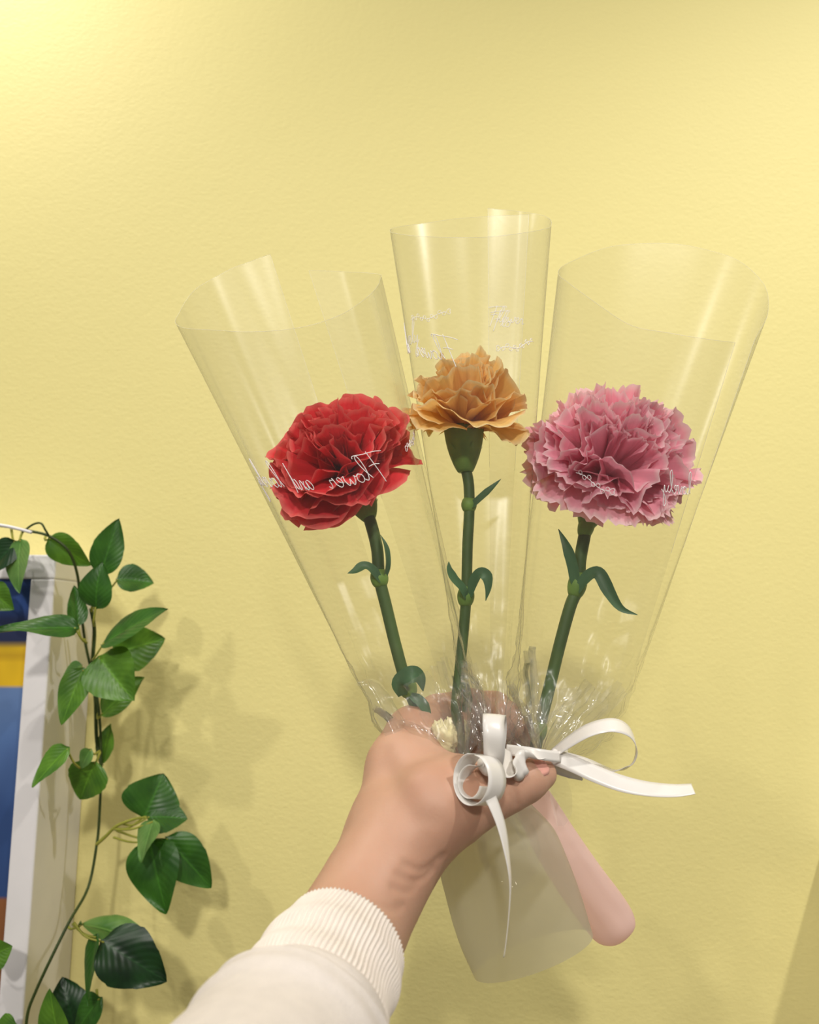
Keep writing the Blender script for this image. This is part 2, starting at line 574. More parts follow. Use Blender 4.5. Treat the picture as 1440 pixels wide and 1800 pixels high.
def ivy():
    root = empty('ivy_garland', P(160, 1170, 0.66), 'artificial ivy vine trailing down beside the white box frame', 'vine')
    main = [(-60, 920, .640), (0, 924, .640), (50, 933, .640), (88, 943, .638), (120, 968, .640), (136, 1010, .645), (141, 1060, .65), (150, 1130, .655), (163, 1190, .66),
            (174, 1250, .662), (178, 1340, .664), (175, 1430, .664), (170, 1485, .662), (155, 1560, .655), (122, 1620, .645), (92, 1680, .64), (64, 1740, .638), (48, 1785, .64), (44, 1850, .64)]
    v, f = tube(spline(PP([(a, b, deeper(y)) for a, b, y in main]), 160), 0.0011, 8)
    obj('stem', v, f, M_VINE, root)
    v, f = tube(spline(PP([(-70, 914, .636), (0, 923, .636), (30, 929, .636), (56, 936, .637)]), 30), 0.0013, 8)
    o = obj('cord', v, f, M_WHITE, root)
    o['label'] = 'pale cord carrying the vine'
    second = [(160, 1070, .652), (166, 1110, .655), (163, 1170, .66), (168, 1230, .668), (170, 1300, .672), (178, 1345, .668)]
    v, f = tube(spline(PP([(a, b, deeper(y)) for a, b, y in second]), 60), 0.0016, 8)
    obj('stem', v, f, M_VINE, root)
    curl = [(40, 935, .64), (58, 922, .636), (72, 920, .634), (80, 932, .634), (86, 942, .638)]
    v, f = tube(spline(PP(curl), 40), 0.0008, 6)
    obj('tendril', v, f, M_VINE, root)
    # base px, tip px, width px, depth, tip depth offset, colour, side tilt, droop, petiole start
    L = [((176, 1012), (208, 911), 52, .640, -.004, 1, .3, .1, (160, 1075)),
         ((203, 1018), (271, 1022), 54, .650, .01, 1, -.2, .2, (165, 1070)),
         ((168, 1072), (172, 990), 58, .634, -.010, 1, .1, .4, (165, 1100)),
         ((84, 944), (158, 996), 48, .642, .012, 0, .4, .2, (80, 942)),
         ((36, 946), (28, 1042), 60, .632, -.006, 3, .3, .15, (40, 934)),
         ((30, 950), (-30, 1015), 52, .634, .0, 2, .1, .15, (20, 930)),
         ((140, 1103), (-18, 1106), 50, .622, -.030, 1, .5, .1, (152, 1130)),
         ((176, 1134), (291, 1066), 62, .640, -.012, 1, -.5, .1, (163, 1160)),
         ((196, 1150), (290, 1122), 74, .650, .010, 0, .3, .3, (165, 1165)),
         ((172, 1152), (232, 1230), 86, .642, -.012, 0, .2, .2, (162, 1175)),
         ((176, 1258), (250, 1188), 54, .655, .004, 0, -.3, .15, (172, 1255)),
         ((148, 1172), (106, 1274), 50, .640, -.008, 0, -.2, .1, (160, 1185)),
         ((145, 1168), (107, 1196), 30, .646, .0, 3, .4, .1, (156, 1180)),
         ((138, 1102), (131, 1028), 30, .646, .004, 1, .5, .1, (150, 1125)),
         ((122, 1312), (54, 1383), 48, .640, -.006, 0, .2, .1, (140, 1350)),
         ((179, 1346), (192, 1272), 44, .668, .006, 0, -.5, .1, (178, 1350)),
         ((168, 1338), (138, 1408), 66, .648, .006, 0, .1, .2, (176, 1322)),
         ((160, 1316), (140, 1352), 26, .646, .004, 3, .1, .2, (175, 1320)),
         ((252, 1440), (288, 1360), 92, .642, .008, 1, .1, .25, (200, 1456)),
         ((258, 1436), (330, 1436), 60, .640, .006, 1, -.3, .2, (215, 1448)),
         ((270, 1440), (246, 1516), 48, .630, -.012, 3, .4, .1, (200, 1458)),
         ((262, 1472), (290, 1608), 84, .638, -.008, 1, .1, .12, (200, 1472)),
         ((290, 1470), (373, 1562), 64, .640, .006, 1, -.2, .15, (205, 1460)),
         ((138, 1622), (272, 1656), 40, .645, .010, 3, -1.2, .25, (118, 1626)),
         ((176, 1652), (293, 1726), 88, .640, .0, 2, -.1, .15, (130, 1622)),
         ((170, 1640), (150, 1770), 36, .642, .0, 1, .8, .1, (128, 1624)),
         ((132, 1812), (108, 1718), 66, .650, .006, 2, .1, .2, (100, 1850)),
         ((108, 1842), (84, 1740), 54, .632, -.004, 0, -.3, .1, (80, 1850)),
         ((178, 1752), (124, 1822), 50, .646, .006, 1, .3, .2, (170, 1740)),
         ((-26, 1684), (21, 1664), 50, .630, .0, 0, .2, .1, (-40, 1690)),
         ((-22, 1032), (22, 1072), 48, .640, .0, 0, .2, .2, (-30, 1010)),
         ((30, 1800), (-20, 1830), 44, .632, .0, 0, .3, .2, (46, 1800))]
    R = random.Random(3)
    for (b, t, w, y, dy, c, roll, droop, ps) in L:
        y = y + 0.036 if b[0] >= 190 else deeper(y)
        pb, pt = P(b[0], b[1], y), P(t[0], t[1], y + dy)
        nrm = unit(np.array([0.25 * R.uniform(-1, 1), -1.0, 0.35 + 0.2 * R.uniform(-1, 1)]))
        ax = unit(pt - pb)
        side = np.cross(ax, nrm)
        nrm = unit(nrm + side * roll)
        wid = 1.2 * w / FOCAL * y * math.sqrt(1 + 0.6 * roll * roll)
        v, f, uv = leaf_mesh(pb, pt, wid, nrm, droop, R.uniform(0.15, 0.4), R.randint(15, 20), curl=R.uniform(0.2, 0.9))
        obj('leaf', v, f, M_IVY[c], root, uv=uv)
        s = P(ps[0], ps[1], y + 0.01)
        mid = (s + pb) / 2 + np.array([0, -0.002, -0.003])
        v, f = tube(spline([s, mid, pb + (pt - pb) * 0.06], 10), np.linspace(0.0010, 0.0007, 10), 6)
        obj('petiole', v, f, M_PETIOLE, root)
    br = [(170, 1484, .692), (186, 1470, .688), (205, 1452, .682), (235, 1440, .680), (258, 1436, .678)]
    v, f = tube(spline(PP(br), 30), np.linspace(0.0015, 0.0009, 30), 8)
    obj('side_branch', v, f, M_PETIOLE, root)
ivy()

# ------------------------------------------------------------------ carnations
def petal_mesh(B, ax, e_r, e_t, phi, R, H, h0, W, ruffle, teeth, droop, twist, rg, nu=16, nv=41, tooth=0.05, fold=0.0, corner=0.22):
    """One ruffled fan-shaped petal rising from B and opening at polar angle phi from the axis."""
    tip = ax * (h0 + H * math.cos(phi)) + e_r * (R * math.sin(phi))
    P1 = ax * (h0 * 0.9 + 0.25 * H * math.cos(min(phi, 1.2))) + e_r * (R * 0.32 * math.sin(phi))
    tip = tip - ax * droop * R
    lat0 = math.cos(twist) * e_t + math.sin(twist) * e_r
    k1, k2 = rg.uniform(3.2, 5.2), rg.uniform(7, 11)
    p1, p2, p3 = rg.uniform(0, 6.28), rg.uniform(0, 6.28), rg.uniform(0, 6.28)
    v = np.linspace(-1, 1, nv)
    s = np.linspace(0, 1, nu)
    tri = np.abs(((v * teeth * 0.5 + p3) % 1.0) - 0.5) * 2 - 0.5
    jag = tri * (0.6 + 0.4 * np.sin(9 * v + p1))
    edge = 1 - corner * v ** 2 - 0.5 * corner * v ** 6 + tooth * jag + 0.05 * np.sin(k1 * v + p3)
    S = s[:, None] * edge[None, :]
    c = ((1 - S) ** 2)[..., None] * 0 + (2 * S * (1 - S))[..., None] * P1 + (S ** 2)[..., None] * tip
    t = (2 * (1 - 2 * S))[..., None] * P1 + (2 * S)[..., None] * tip
    t /= np.linalg.norm(t, axis=-1)[..., None] + 1e-9
    lat = lat0 - t * (t @ lat0)[..., None]
    lat /= np.linalg.norm(lat, axis=-1)[..., None] + 1e-9
    n = np.cross(lat, t)
    w = W * (0.10 + 0.90 * np.clip(s, 0, 1) ** 1.15)[:, None]
    ang = v[None, :]
    x = w * np.sin(ang * 1.1) / 0.89
    sm = (s ** 1.8)[:, None]
    z = ruffle * sm * (np.sin(k1 * ang + p1) + 0.30 * np.sin(k2 * ang + p2 + 2 * S) + 0.08 * np.sin(19 * ang + p3))
    z += fold * sm * np.abs(ang) * W
    z += 0.22 * ruffle * (s ** 5)[:, None] * (np.sin(13 * ang + p2) + 0.7 * np.sin(22 * ang + p1))
    x = x * (1 - 0.18 * sm * (1 + np.sin(k1 * ang + p2)) * 0.5)
    V = B + c + lat * x[..., None] + n * z[..., None]
    uv = np.stack([np.broadcast_to(0.5 + 0.5 * v[None, :], S.shape) + rg.uniform(0, 3), np.broadcast_to(s[:, None], S.shape)], -1)
    return V.reshape(-1, 3), grid_faces(nu, nv), uv.reshape(-1, 2)

def blade(c, w, normal, fold=0.2, nv=5):
    """Narrow strap leaf along centre line c with per-point width w."""
    t = np.gradient(c, axis=0)
    t /= np.linalg.norm(t, axis=1)[:, None]
    V = []
    for i in range(len(c)):
        n = unit(normal - t[i] * (normal @ t[i]))
        sd = np.cross(t[i], n)
        for j in range(nv):
            v = -1 + 2 * j / (nv - 1)
            V.append(c[i] + sd * v * w[i] * 0.5 + n * abs(v) * w[i] * fold)
    return np.array(V), grid_faces(len(c), nv)

def carnation(label, base_px, axis, R, H, h0, rings, mat, seed, tooth, teeth, stem, stem_r, leaves, calyx, subs=None, sub_max=1.2, corner=0.22):
    rg = random.Random(seed)
    B = P(*base_px)
    ax = unit(axis)
    a = unit(np.cross(ax, np.array([0.13, 1.0, 0.05])))
    b = np.cross(ax, a)
    sp = PP(stem)
    root = empty('carnation', sp[-1], label, 'flower', 'carnations in clear film sleeves')
    for (n, phi, W, ruf, droop, rs) in rings:
        ph0 = rg.uniform(0, 6.28)
        for k in range(n):
            th = ph0 + 2 * math.pi * (k + rg.uniform(-0.3, 0.3)) / n
            A, a2, b2, shrink = ax, a, b, 1.0
            if subs and phi < sub_max:              # inner petals gather into separate whorls
                A = unit(ax + np.array(subs[k % len(subs)]))
                a2 = unit(np.cross(A, np.array([0.13, 1.0, 0.05])))
                b2 = np.cross(A, a2)
                th = ph0 + 2 * math.pi * (k // len(subs) + rg.uniform(-0.2, 0.2)) / max(1, n // len(subs))
                shrink = 0.94
            er = math.cos(th) * a2 + math.sin(th) * b2
            et = -math.sin(th) * a2 + math.cos(th) * b2
            p = phi + rg.uniform(-0.16, 0.16)
            rr = rs * rg.uniform(0.92, 1.05)
            v, f, uv = petal_mesh(B, A, er, et, p, R * rr * shrink, H * rr * shrink, h0, W * R * rg.uniform(0.85, 1.15), ruf * R * rg.uniform(0.8, 1.25), teeth, droop, rg.uniform(-0.5, 0.5) * (1.6 if phi < 0.9 else 0.5), rg, tooth=tooth, fold=rg.uniform(-0.25, 0.35), corner=corner)
            obj('petal', v, f, mat, root, uv=uv)
    # calyx: a ribbed green cup joining petals and stem
    cb, ct, r0, r1 = calyx
    pb, pt = P(*cb), P(*ct)
    n = 18
    cl = spline([pb, (pb + pt) / 2, pt], n)
    s = np.linspace(0, 1, n)
    rad = r0 + (r1 - r0) * (s ** 0.8) + 0.0010 * np.sin(s * math.pi)
    v, f = tube(cl, rad, 20)
    v = v.reshape(n, 20, 3)
    t_, n_, b_ = frames(cl)
    for j in range(20):
        k = 1 + 0.05 * math.cos(j * math.pi * 2 / 20 * 5)
        v[:, j] = cl + (v[:, j] - cl) * k
    obj('calyx', v.reshape(-1, 3), f, M_CALYX, root)
    # sepals lapping the calyx
    for j in range(5):
        th = 2 * math.pi * j / 5 + 0.4
        d = n_[0] * math.cos(th) + b_[0] * math.sin(th)
        c = spline([pb + d * r0 * 0.6, pb + (pt - pb) * 0.25 + d * (r0 + 0.0012), pb + (pt - pb) * 0.6 + d * (r0 * 0.3 + r1 * 0.75 + 0.0012)], 10)
        v, f = blade(c, (r0 * 1.5) * np.sin(np.linspace(0.6, math.pi, 10)) + 0.0002, d, -0.1)
        obj('sepal', v, f, M_CALYX, root)
    m = 70
    cl = spline(sp, m)
    v, f = tube(cl, stem_r * np.linspace(1.05, 0.95, m), 12)
    obj('stem', v, f, M_STEM, root)
    for item in leaves:
        if item[0] == 'node':
            c0, c1, r = P(*item[1]), P(*item[2]), item[3]
            q = np.linspace(0, 1, 10)
            v, f = tube(spline([c0, c1], 10), stem_r * 0.9 + (r - stem_r * 0.9) * np.sin(q * math.pi) ** 0.7, 14)
            obj('stem_node', v, f, M_CALYX, root)
        else:
            pts, w, nrm = item[1], item[2], np.array(item[3], float)
            c = spline(PP(pts), 24)
            q = np.linspace(0, 1, 24)
            prof = w * np.minimum(1, (q + 0.25) * 2.2) * np.clip((1 - q) * 2.6, 0.03, 1) ** 0.8
            v, f = blade(c, prof, nrm, 0.16)
            obj('leaf', v, f, M_BLADE, root)
    return root

CY = 0.425
carnation('red carnation with smooth crowded petals in the left film sleeve', (614, 842, CY + .004), (-0.34, -0.72, 0.62), .0392, .034, .013,
          [(7, 1.80, .78, .05, .06, 1.02), (8, 1.45, .74, .07, 0, 1.0), (9, 1.12, .62, .10, 0, 1.0), (10, .72, .50, .12, 0, .98), (10, .42, .42, .13, 0, .94), (8, .18, .32, .13, 0, .90)],
          M_RED, 5, .025, 7,
          [(641, 890, CY), (652, 920, CY), (663, 965, CY), (667, 1015, CY), (680, 1070, CY), (697, 1140, CY), (716, 1205, CY), (745, 1270, CY - .002), (775, 1318, CY - .004), (800, 1350, .423)],
          .0031,
          [('node', (664, 1000, CY), (670, 1032, CY), .0048), ('node', (710, 1190, CY), (722, 1225, CY), .0050),
           ('leaf', [(670, 1022, CY - .004), (655, 1002, CY - .006), (640, 995, CY - .008), (624, 1004, CY - .010), (611, 1008, CY - .011)], .0050, (0.1, -1, .6)),
           ('leaf', [(676, 1018, CY - .002), (681, 990, CY - .004), (678, 962, CY - .004), (669, 940, CY - .003)], .0042, (0.9, -.7, 0)),
           ('leaf', [(708, 1222, CY - .004), (704, 1200, CY - .007), (722, 1186, CY - .009), (738, 1192, CY - .008), (744, 1215, CY - .006)], .0085, (0, -1, .2)),
           ('leaf', [(722, 1222, CY - .004), (738, 1232, CY - .006), (748, 1244, CY - .006), (758, 1256, CY - .005)], .0052, (0, -1, .3))],
          ((650, 912, CY), (630, 866, CY + .006), .0036, .0085), subs=[(-.42, -.1, -.1), (.36, -.1, .22)], sub_max=1.0, corner=.30)

carnation('orange carnation with loose wavy petals in the middle film sleeve', (815, 768, .432), (0.10, -0.26, 0.96), .0325, .031, .013,
          [(8, 1.62, .78, .10, .10, 1.05), (8, 1.22, .70, .16, 0, 1.0), (7, .85, .62, .18, 0, 1.0), (6, .5, .50, .18, 0, 1.0), (5, .2, .40, .16, 0, 1.05)],
          M_ORANGE, 17, .03, 9,
          [(816, 812, .432), (824, 850, .432), (825, 900, .432), (822, 960, .432), (820, 1040, .432), (816, 1100, .432), (808, 1180, .430), (802, 1250, .428), (812, 1310, .430), (830, 1350, .432)],
          .0028,
          [('node', (824, 875, .432), (825, 900, .432), .0042), ('node', (820, 1030, .432), (818, 1066, .432), .0046),
           ('leaf', [(827, 892, .430), (840, 880, .427), (860, 862, .424), (881, 842, .423)], .0042, (-.4, -1, .4)),
           ('leaf', [(820, 1052, .428), (812, 1034, .425), (798, 1018, .423), (790, 1002, .422), (789, 987, .422)], .0050, (.3, -1, .5)),
           ('leaf', [(826, 1048, .428), (834, 1022, .425), (845, 1008, .422), (857, 1014, .420), (859, 1034, .420), (854, 1056, .421)], .0060, (-.5, -1, .3))],
          ((818, 830, .432), (815, 752, .432), .0040, .0108), corner=.30)

carnation('pink carnation with fringed petal edges in the right film sleeve', (1056, 850, .434), (0.24, -0.62, 0.74), .0425, .0375, .0150,
          [(9, 1.84, .68, .09, .08, 1.0), (10, 1.50, .62, .13, 0, 1.0), (10, 1.16, .56, .15, 0, 1.0), (12, .80, .46, .17, 0, 1.0), (12, .48, .40, .17, 0, 1.0), (9, .18, .34, .16, 0, 1.0)],
          M_PINK, 29, .085, 13,
          [(1033, 905, .43), (1028, 940, .43), (1020, 985, .43), (1017, 1030, .43), (1003, 1065, .43), (985, 1130, .43), (968, 1200, .43), (952, 1265, .428), (942, 1312, .426), (938, 1345, .430)],
          .0032,
          [('node', (1036, 905, .43), (1026, 943, .43), .0044), ('node', (1020, 1005, .43), (1010, 1050, .43), .0050), ('node', (951, 1268, .428), (945, 1300, .427), .0040),
           ('leaf', [(1013, 1035, .427), (1008, 1000, .425), (998, 965, .424), (982, 930, .426)], .0056, (-.4, -1, .2)),
           ('leaf', [(1016, 1040, .426), (1028, 1020, .423), (1044, 1008, .420), (1056, 1012, .418), (1072, 1042, .416), (1092, 1070, .415), (1121, 1081, .415)], .0068, (-.5, -1, .5))],
          ((1030, 925, .43), (1050, 868, .434), .0040, .0090), subs=[(-.45, -.1, .05), (.05, -.25, .1), (.42, .0, .12)], sub_max=1.0, corner=.16)

# ------------------------------------------------------------------ clear film sleeves
class Sleeve:
    """Open cone of thin film rolled from one sheet: rim given point by point, gathered at the neck."""
    def __init__(self, rim, ring_px, ring_w, ring_d, neck_px, neck_r, seed, nth=220, nt=110, ripple=0.0016):
        rg = np.random.default_rng(seed)
        rimw = spline(PP(rim), nth)
        ang = np.interp(np.linspace(0, 1, nth), np.linspace(0, 1, len(rim)), [p[3] for p in rim])
        ang = np.radians(ang)                       # 0 = right, 90 = back, 180 = left, 270 = front
        rc, neck = P(*ring_px), P(*neck_px)
        axis = unit(rimw.mean(0) - rc)
        sx = unit(np.array([1, 0, 0]) - axis * axis[0])
        sy = np.cross(axis, sx)
        if sy[1] < 0:
            sy = -sy
        lap = 1 + 0.010 * np.linspace(-1, 1, nth)
        ring = rc + (np.cos(ang) * ring_w * lap)[:, None] * sx + (np.sin(ang) * ring_d * lap)[:, None] * sy
        nk = neck + (np.cos(ang) * neck_r)[:, None] * sx + (np.sin(ang) * neck_r)[:, None] * sy
        T = np.linspace(0, 1, nt)
        self.tb = tb = 0.16
        G = np.zeros((nt, nth, 3))
        for i, t in enumerate(T):
            if t < tb:
                q = t / tb
                e = math.sin(q * math.pi / 2) ** 0.8
                lift = q ** 1.6
                # radial growth runs ahead of the lift: a bag-shaped bottom
                cen = neck * (1 - lift) + rc * lift
                G[i] = cen + (nk - neck) * (1 - e) + (ring - rc) * e
            else:
                q = (t - tb) / (1 - tb)
                G[i] = ring * (1 - q) + rimw * q
        # long soft ridges and a crumpled foot
        nrm = self.normals(G)
        th = np.linspace(0, 1, nth)
        rip = sum(a * np.sin(2 * np.pi * k * th + p) for a, k, p in zip([1, .8, .6, .45, .3], rg.uniform(3, 13, 5), rg.uniform(0, 6.3, 5))) / 2
        fine = sum(np.sin(2 * np.pi * k * th + p) for k, p in zip(rg.uniform(18, 40, 4), rg.uniform(0, 6.3, 4))) / 4
        env = np.interp(T, [0, tb * .5, tb, .5, .85, 1], [0.5, 1.0, 1.0, 0.9, 0.55, 0.35])
        env2 = np.interp(T, [0, tb * .4, tb, .35, 1], [1.2, 1.6, 1.0, 0.12, 0.0])
        cr = np.zeros((nt, nth))
        for i in range(nt):
            if T[i] < tb * 2.0:
                for j in range(nth):
                    p = Vector(G[i, j] * 95)
                    cr[i, j] = noise.noise(p) + 0.5 * noise.noise(p * 2.3)
        cenv = np.interp(T, [0, tb * .3, tb * .9, tb * 1.6, tb * 2.0], [0.3, 1.0, 0.9, 0.25, 0])
        disp = ripple * (env[:, None] * rip[None] + env2[:, None] * fine[None] * 0.18) + 0.0034 * cenv[:, None] * cr
        self.G = G + nrm * disp[..., None]
        self.N = self.normals(self.G)
        self.T, self.th, self.nth, self.nt = T, th, nth, nt
        self.S = project(self.G)
        # arc length tables
        self.neck = neck
    @staticmethod
    def normals(G):
        du = np.gradient(G, axis=1)
        dv = np.gradient(G, axis=0)
        n = np.cross(du, dv)
        n /= np.linalg.norm(n, axis=-1)[..., None] + 1e-12
        c = G.mean(1, keepdims=True)
        s = np.sign(np.sum(n * (G - c), -1))
        return n * s[..., None]
    def locate(self, px, py, front=True, lo=0.0, hi=0.86):
        d = np.sum((self.S - np.array([px, py])) ** 2, -1)
        c = self.G[:, :, 1].mean(1, keepdims=True)
        ok = (self.G[:, :, 1] < c) if front else (self.G[:, :, 1] >= c)
        th = self.th[None, :] + 0 * d
        d = np.where(ok & (th >= lo) & (th <= hi), d, 1e9)
        i, j = np.unravel_index(np.argmin(d), d.shape)
        return i, j
    def at(self, fi, fj, off):
        fi = np.clip(fi, 0, self.nt - 1.001)
        fj = np.clip(fj, 0, self.nth - 1.001)
        i, j = fi.astype(int), fj.astype(int)
        a, b = (fi - i)[:, None], (fj - j)[:, None]
        f = lambda A: A[i, j] * (1 - a) * (1 - b) + A[i + 1, j] * a * (1 - b) + A[i, j + 1] * (1 - a) * b + A[i + 1, j + 1] * a * b
        return f(self.G) + f(self.N) * off
    def write(self, strokes, i0, j0, size, direction, r=0.00020, off=0.0004):
        """Lay flat strokes (x right, y up, in x-heights) on the film as thin printed ink lines."""
        arc = np.concatenate([[0], np.cumsum(np.linalg.norm(np.diff(self.G[i0], axis=0), axis=1))])
        ln = np.concatenate([[0], np.cumsum(np.linalg.norm(np.diff(self.G[:, j0], axis=0), axis=1))])
        out = []
        for st in strokes:
            s = np.asarray(st, float) * size
            x = arc[j0] + direction * s[:, 0]
            y = ln[i0] + s[:, 1]
            keep = (x > 0) & (x < arc[-1])
            if keep.sum() < 3:
                continue
            x, y = x[keep], y[keep]
            fj = np.interp(x, arc, np.arange(self.nth))
            fi = np.interp(y, ln, np.arange(self.nt))
            c = self.at(fi, fj, off)
            out.append(tube(c, r, 5))
        return out

GLYPH = {
 'F': (1.25, [[(.95, 2.7), (.75, 1.7), (.5, .5), (.25, -.7)], [(-.5, 2.2), (.3, 2.45), (1.3, 2.55), (2.2, 2.65), (2.35, 2.4)], [(.2, 1.15), (.7, 1.3), (1.2, 1.25)]]),
 'l': (.75, [[(0, .1), (.5, 1.1), (.85, 2.2), (.7, 2.6), (.45, 2.0), (.3, .8), (.45, .05), (.85, .3)]]),
 'o': (.85, [[(.5, .9), (.12, .7), (.06, .2), (.35, 0), (.65, .3), (.6, .8), (.4, .9), (.7, .72), (.95, .85)]]),
 'w': (1.15, [[(0, .85), (.1, .2), (.3, 0), (.5, .6), (.57, .3), (.75, 0), (1.0, .5), (1.0, .95), (1.2, .8)]]),
 'e': (.7, [[(0, .35), (.35, .5), (.5, .8), (.3, .95), (.1, .6), (.15, .15), (.4, 0), (.75, .35)]]),
 'r': (.75, [[(0, .3), (.2, .95), (.25, .75), (.5, .8), (.45, .3), (.55, 0), (.8, .2)]]),
 'a': (.95, [[(.65, .8), (.35, .95), (.05, .5), (.15, .05), (.45, .2), (.65, .85), (.6, .2), (.75, 0), (1.0, .3)]]),
 'n': (.95, [[(0, .85), (.12, .5), (.12, 0), (.2, .5), (.45, .9), (.6, .7), (.6, .15), (.78, 0), (1, .3)]]),
 'd': (.95, [[(.6, .8), (.3, .95), (.05, .5), (.15, .05), (.45, .2), (.75, 1.2), (.95, 2.5), (.8, 1.2), (.75, 0.1), (.8, -.4)]]),
 'v': (.75, [[(0, .85), (.15, .3), (.3, 0), (.55, .5), (.65, .95), (.9, .85)]]),
 'y': (.9, [[(0, .85), (.1, .2), (.35, .1), (.6, .8), (.5, -.4), (.25, -1.5), (0, -1.2), (.3, -.4), (.9, .3)]]),
 ' ': (1.6, []),
}

def script_text(s, slant=0.12):
    x, out = 0.0, []
    for ch in s:
        adv, sts = GLYPH[ch]
        for st in sts:
            q = spline(st, 8 * len(st))
            out.append(np.stack([q[:, 0] + x + slant * q[:, 1], q[:, 1]], 1))
        x += adv
    return out

def sprig(length, amp=0.25):
    """Wavy twig with paired leaf loops and an open heart at its end."""
    out = []
    x = np.linspace(0, length, 60)
    out.append(np.stack([x, amp * np.sin(x * 1.3)], 1))
    a = np.linspace(0, 2 * np.pi, 16)
    k = 0
    for cx in np.arange(0.5, length - 0.2, 0.62):
        sgn = 1 if k % 2 == 0 else -1
        cy = amp * math.sin(cx * 1.3)
        lx = 0.32 * (1 - np.cos(a)) * 0.5
        ly = 0.16 * np.sin(a)
        an = sgn * 0.9
        out.append(np.stack([cx + (lx * math.cos(an) - ly * math.sin(an)) * 1.5, cy + (lx * math.sin(an) + ly * math.cos(an)) * 1.5], 1))
        k += 1
    t = np.linspace(0, 2 * np.pi, 24)
    hx, hy = 16 * np.sin(t) ** 3, 13 * np.cos(t) - 5 * np.cos(2 * t) - 2 * np.cos(3 * t) - np.cos(4 * t)
    out.append(np.stack([length + 0.4 + hy * 0.024, amp * math.sin(length * 1.3) + hx * 0.024], 1))
    return out

SLEEVE_GROUP = 'clear film sleeves around the carnations'

def build_sleeve(s, label):
    root = empty('flower_sleeve', s.neck, label, 'wrapping', SLEEVE_GROUP)
    obj('film', s.G.reshape(-1, 3), grid_faces(s.nt, s.nth), M_FILM, root)
    k = int(s.nt * 0.5)
    path = np.vstack([s.G[k:-1, 0], s.G[-1], s.G[k:-1, -1][::-1]])
    v, f = tube(path, 0.00010, 5)
    obj('film_edge', v, f, M_EDGE, root)
    return root

# rim points: frame pixel, depth, angle round the cone
left = Sleeve([(475, 447, .482, 100), (405, 474, .486, 130), (345, 508, .478, 150), (318, 545, .455, 170), (310, 572, .430, 185), (370, 580, .398, 220), (450, 583, .374, 250),
               (530, 575, .368, 275), (600, 553, .374, 300), (648, 520, .396, 330), (668, 495, .430, 355), (664, 482, .455, 375), (610, 478, .470, 405), (543, 475, .474, 425)],
              (738, 1212, .424), .0275, .022, (806, 1342, .412), .0042, 1)
middle = Sleeve([(858, 366, .478, 80), (915, 372, .482, 60), (958, 380, .468, 25), (970, 394, .444, 0), (955, 403, .418, -35), (900, 412, .398, -65), (830, 418, .392, -90),
                 (750, 416, .396, -115), (700, 411, .412, -145), (685, 405, .436, -178), (700, 399, .460, -205), (760, 390, .474, -240), (840, 382, .480, -270), (930, 376, .474, -305)],
                (858, 1190, .428), .0150, .014, (868, 1318, .418), .0040, 2)
right = Sleeve([(1292, 602, .388, -30), (1250, 597, .376, -55), (1180, 586, .370, -80), (1110, 572, .374, -105), (1050, 534, .388, -130), (1003, 500, .405, -155), (982, 480, .430, -178),
                (1005, 460, .460, -205), (1080, 433, .482, -240), (1190, 429, .490, -270), (1285, 452, .486, -300), (1342, 498, .466, -328), (1350, 550, .438, -352), (1325, 600, .415, -372)],
               (1006, 1196, .430), .0300, .022, (955, 1326, .416), .0042, 3)
sl = build_sleeve(left, 'clear film sleeve with white script round the red carnation')
sm = build_sleeve(middle, 'tall clear film sleeve round the orange carnation')
sr = build_sleeve(right, 'wide clear film sleeve round the pink carnation')

def ink(root, pieces):
    for name, sleeve, strokes, px, py, front, size, direction, off in pieces:
        i, j = sleeve.locate(px, py, front)
        q = sleeve.write(strokes, i, j, size, direction, r=0.00020 if name == 'lettering' else 0.00015, off=off)
        if q:
            v, f = join(q)
            o = obj(name, v, f, M_PRINT, root)
            o['label'] = 'white printed script' if name == 'lettering' else 'white printed leaf sprig'

def dirn(sleeve, px, py, front, want_right):
    """+1 or -1 so that writing runs to image right (want_right) at this spot."""
    i, j = sleeve.locate(px, py, front)
    d = sleeve.S[i, min(j + 1, sleeve.nth - 1), 0] - sleeve.S[i, max(j - 1, 0), 0]
    return (1 if d > 0 else -1) * (1 if want_right else -1)

TXT = script_text('Flower and lovely')
ink(sl, [('lettering', left, TXT, 676, 835, True, .0050, dirn(left, 600, 830, True, False), .0005),
         ('leaf_sprig', left, sprig(7), 737, 760, True, .0040, dirn(left, 690, 780, True, False), .0005)])
ink(sm, [('lettering', middle, TXT, 806, 632, True, .0048, dirn(middle, 800, 630, True, False), .0005),
         ('leaf_sprig', middle, sprig(6.5), 938, 602, True, .0040, dirn(middle, 880, 610, True, False), .0005),
         ('lettering', middle, script_text('Flower'), 838, 568, False, .0041, dirn(middle, 838, 568, False, True), -.0005),
         ('lettering', middle, script_text('Flo'), 864, 576, False, .0041, dirn(middle, 860, 576, False, True), -.0009),
         ('leaf_sprig', middle, sprig(6.5), 722, 566, False, .0044, dirn(middle, 760, 560, False, True), -.0005)])
ink(sr, [('lettering', right, script_text('lovely'), 1222, 872, True, .0044, dirn(right, 1180, 872, True, False), .0005),
         ('leaf_sprig', right, sprig(4), 950, 795, True, .0042, dirn(right, 980, 800, True, True), .0005),
         ('leaf_sprig', right, sprig(4.5), 1012, 832, True, .0042, dirn(right, 1050, 840, True, True), .0005)])

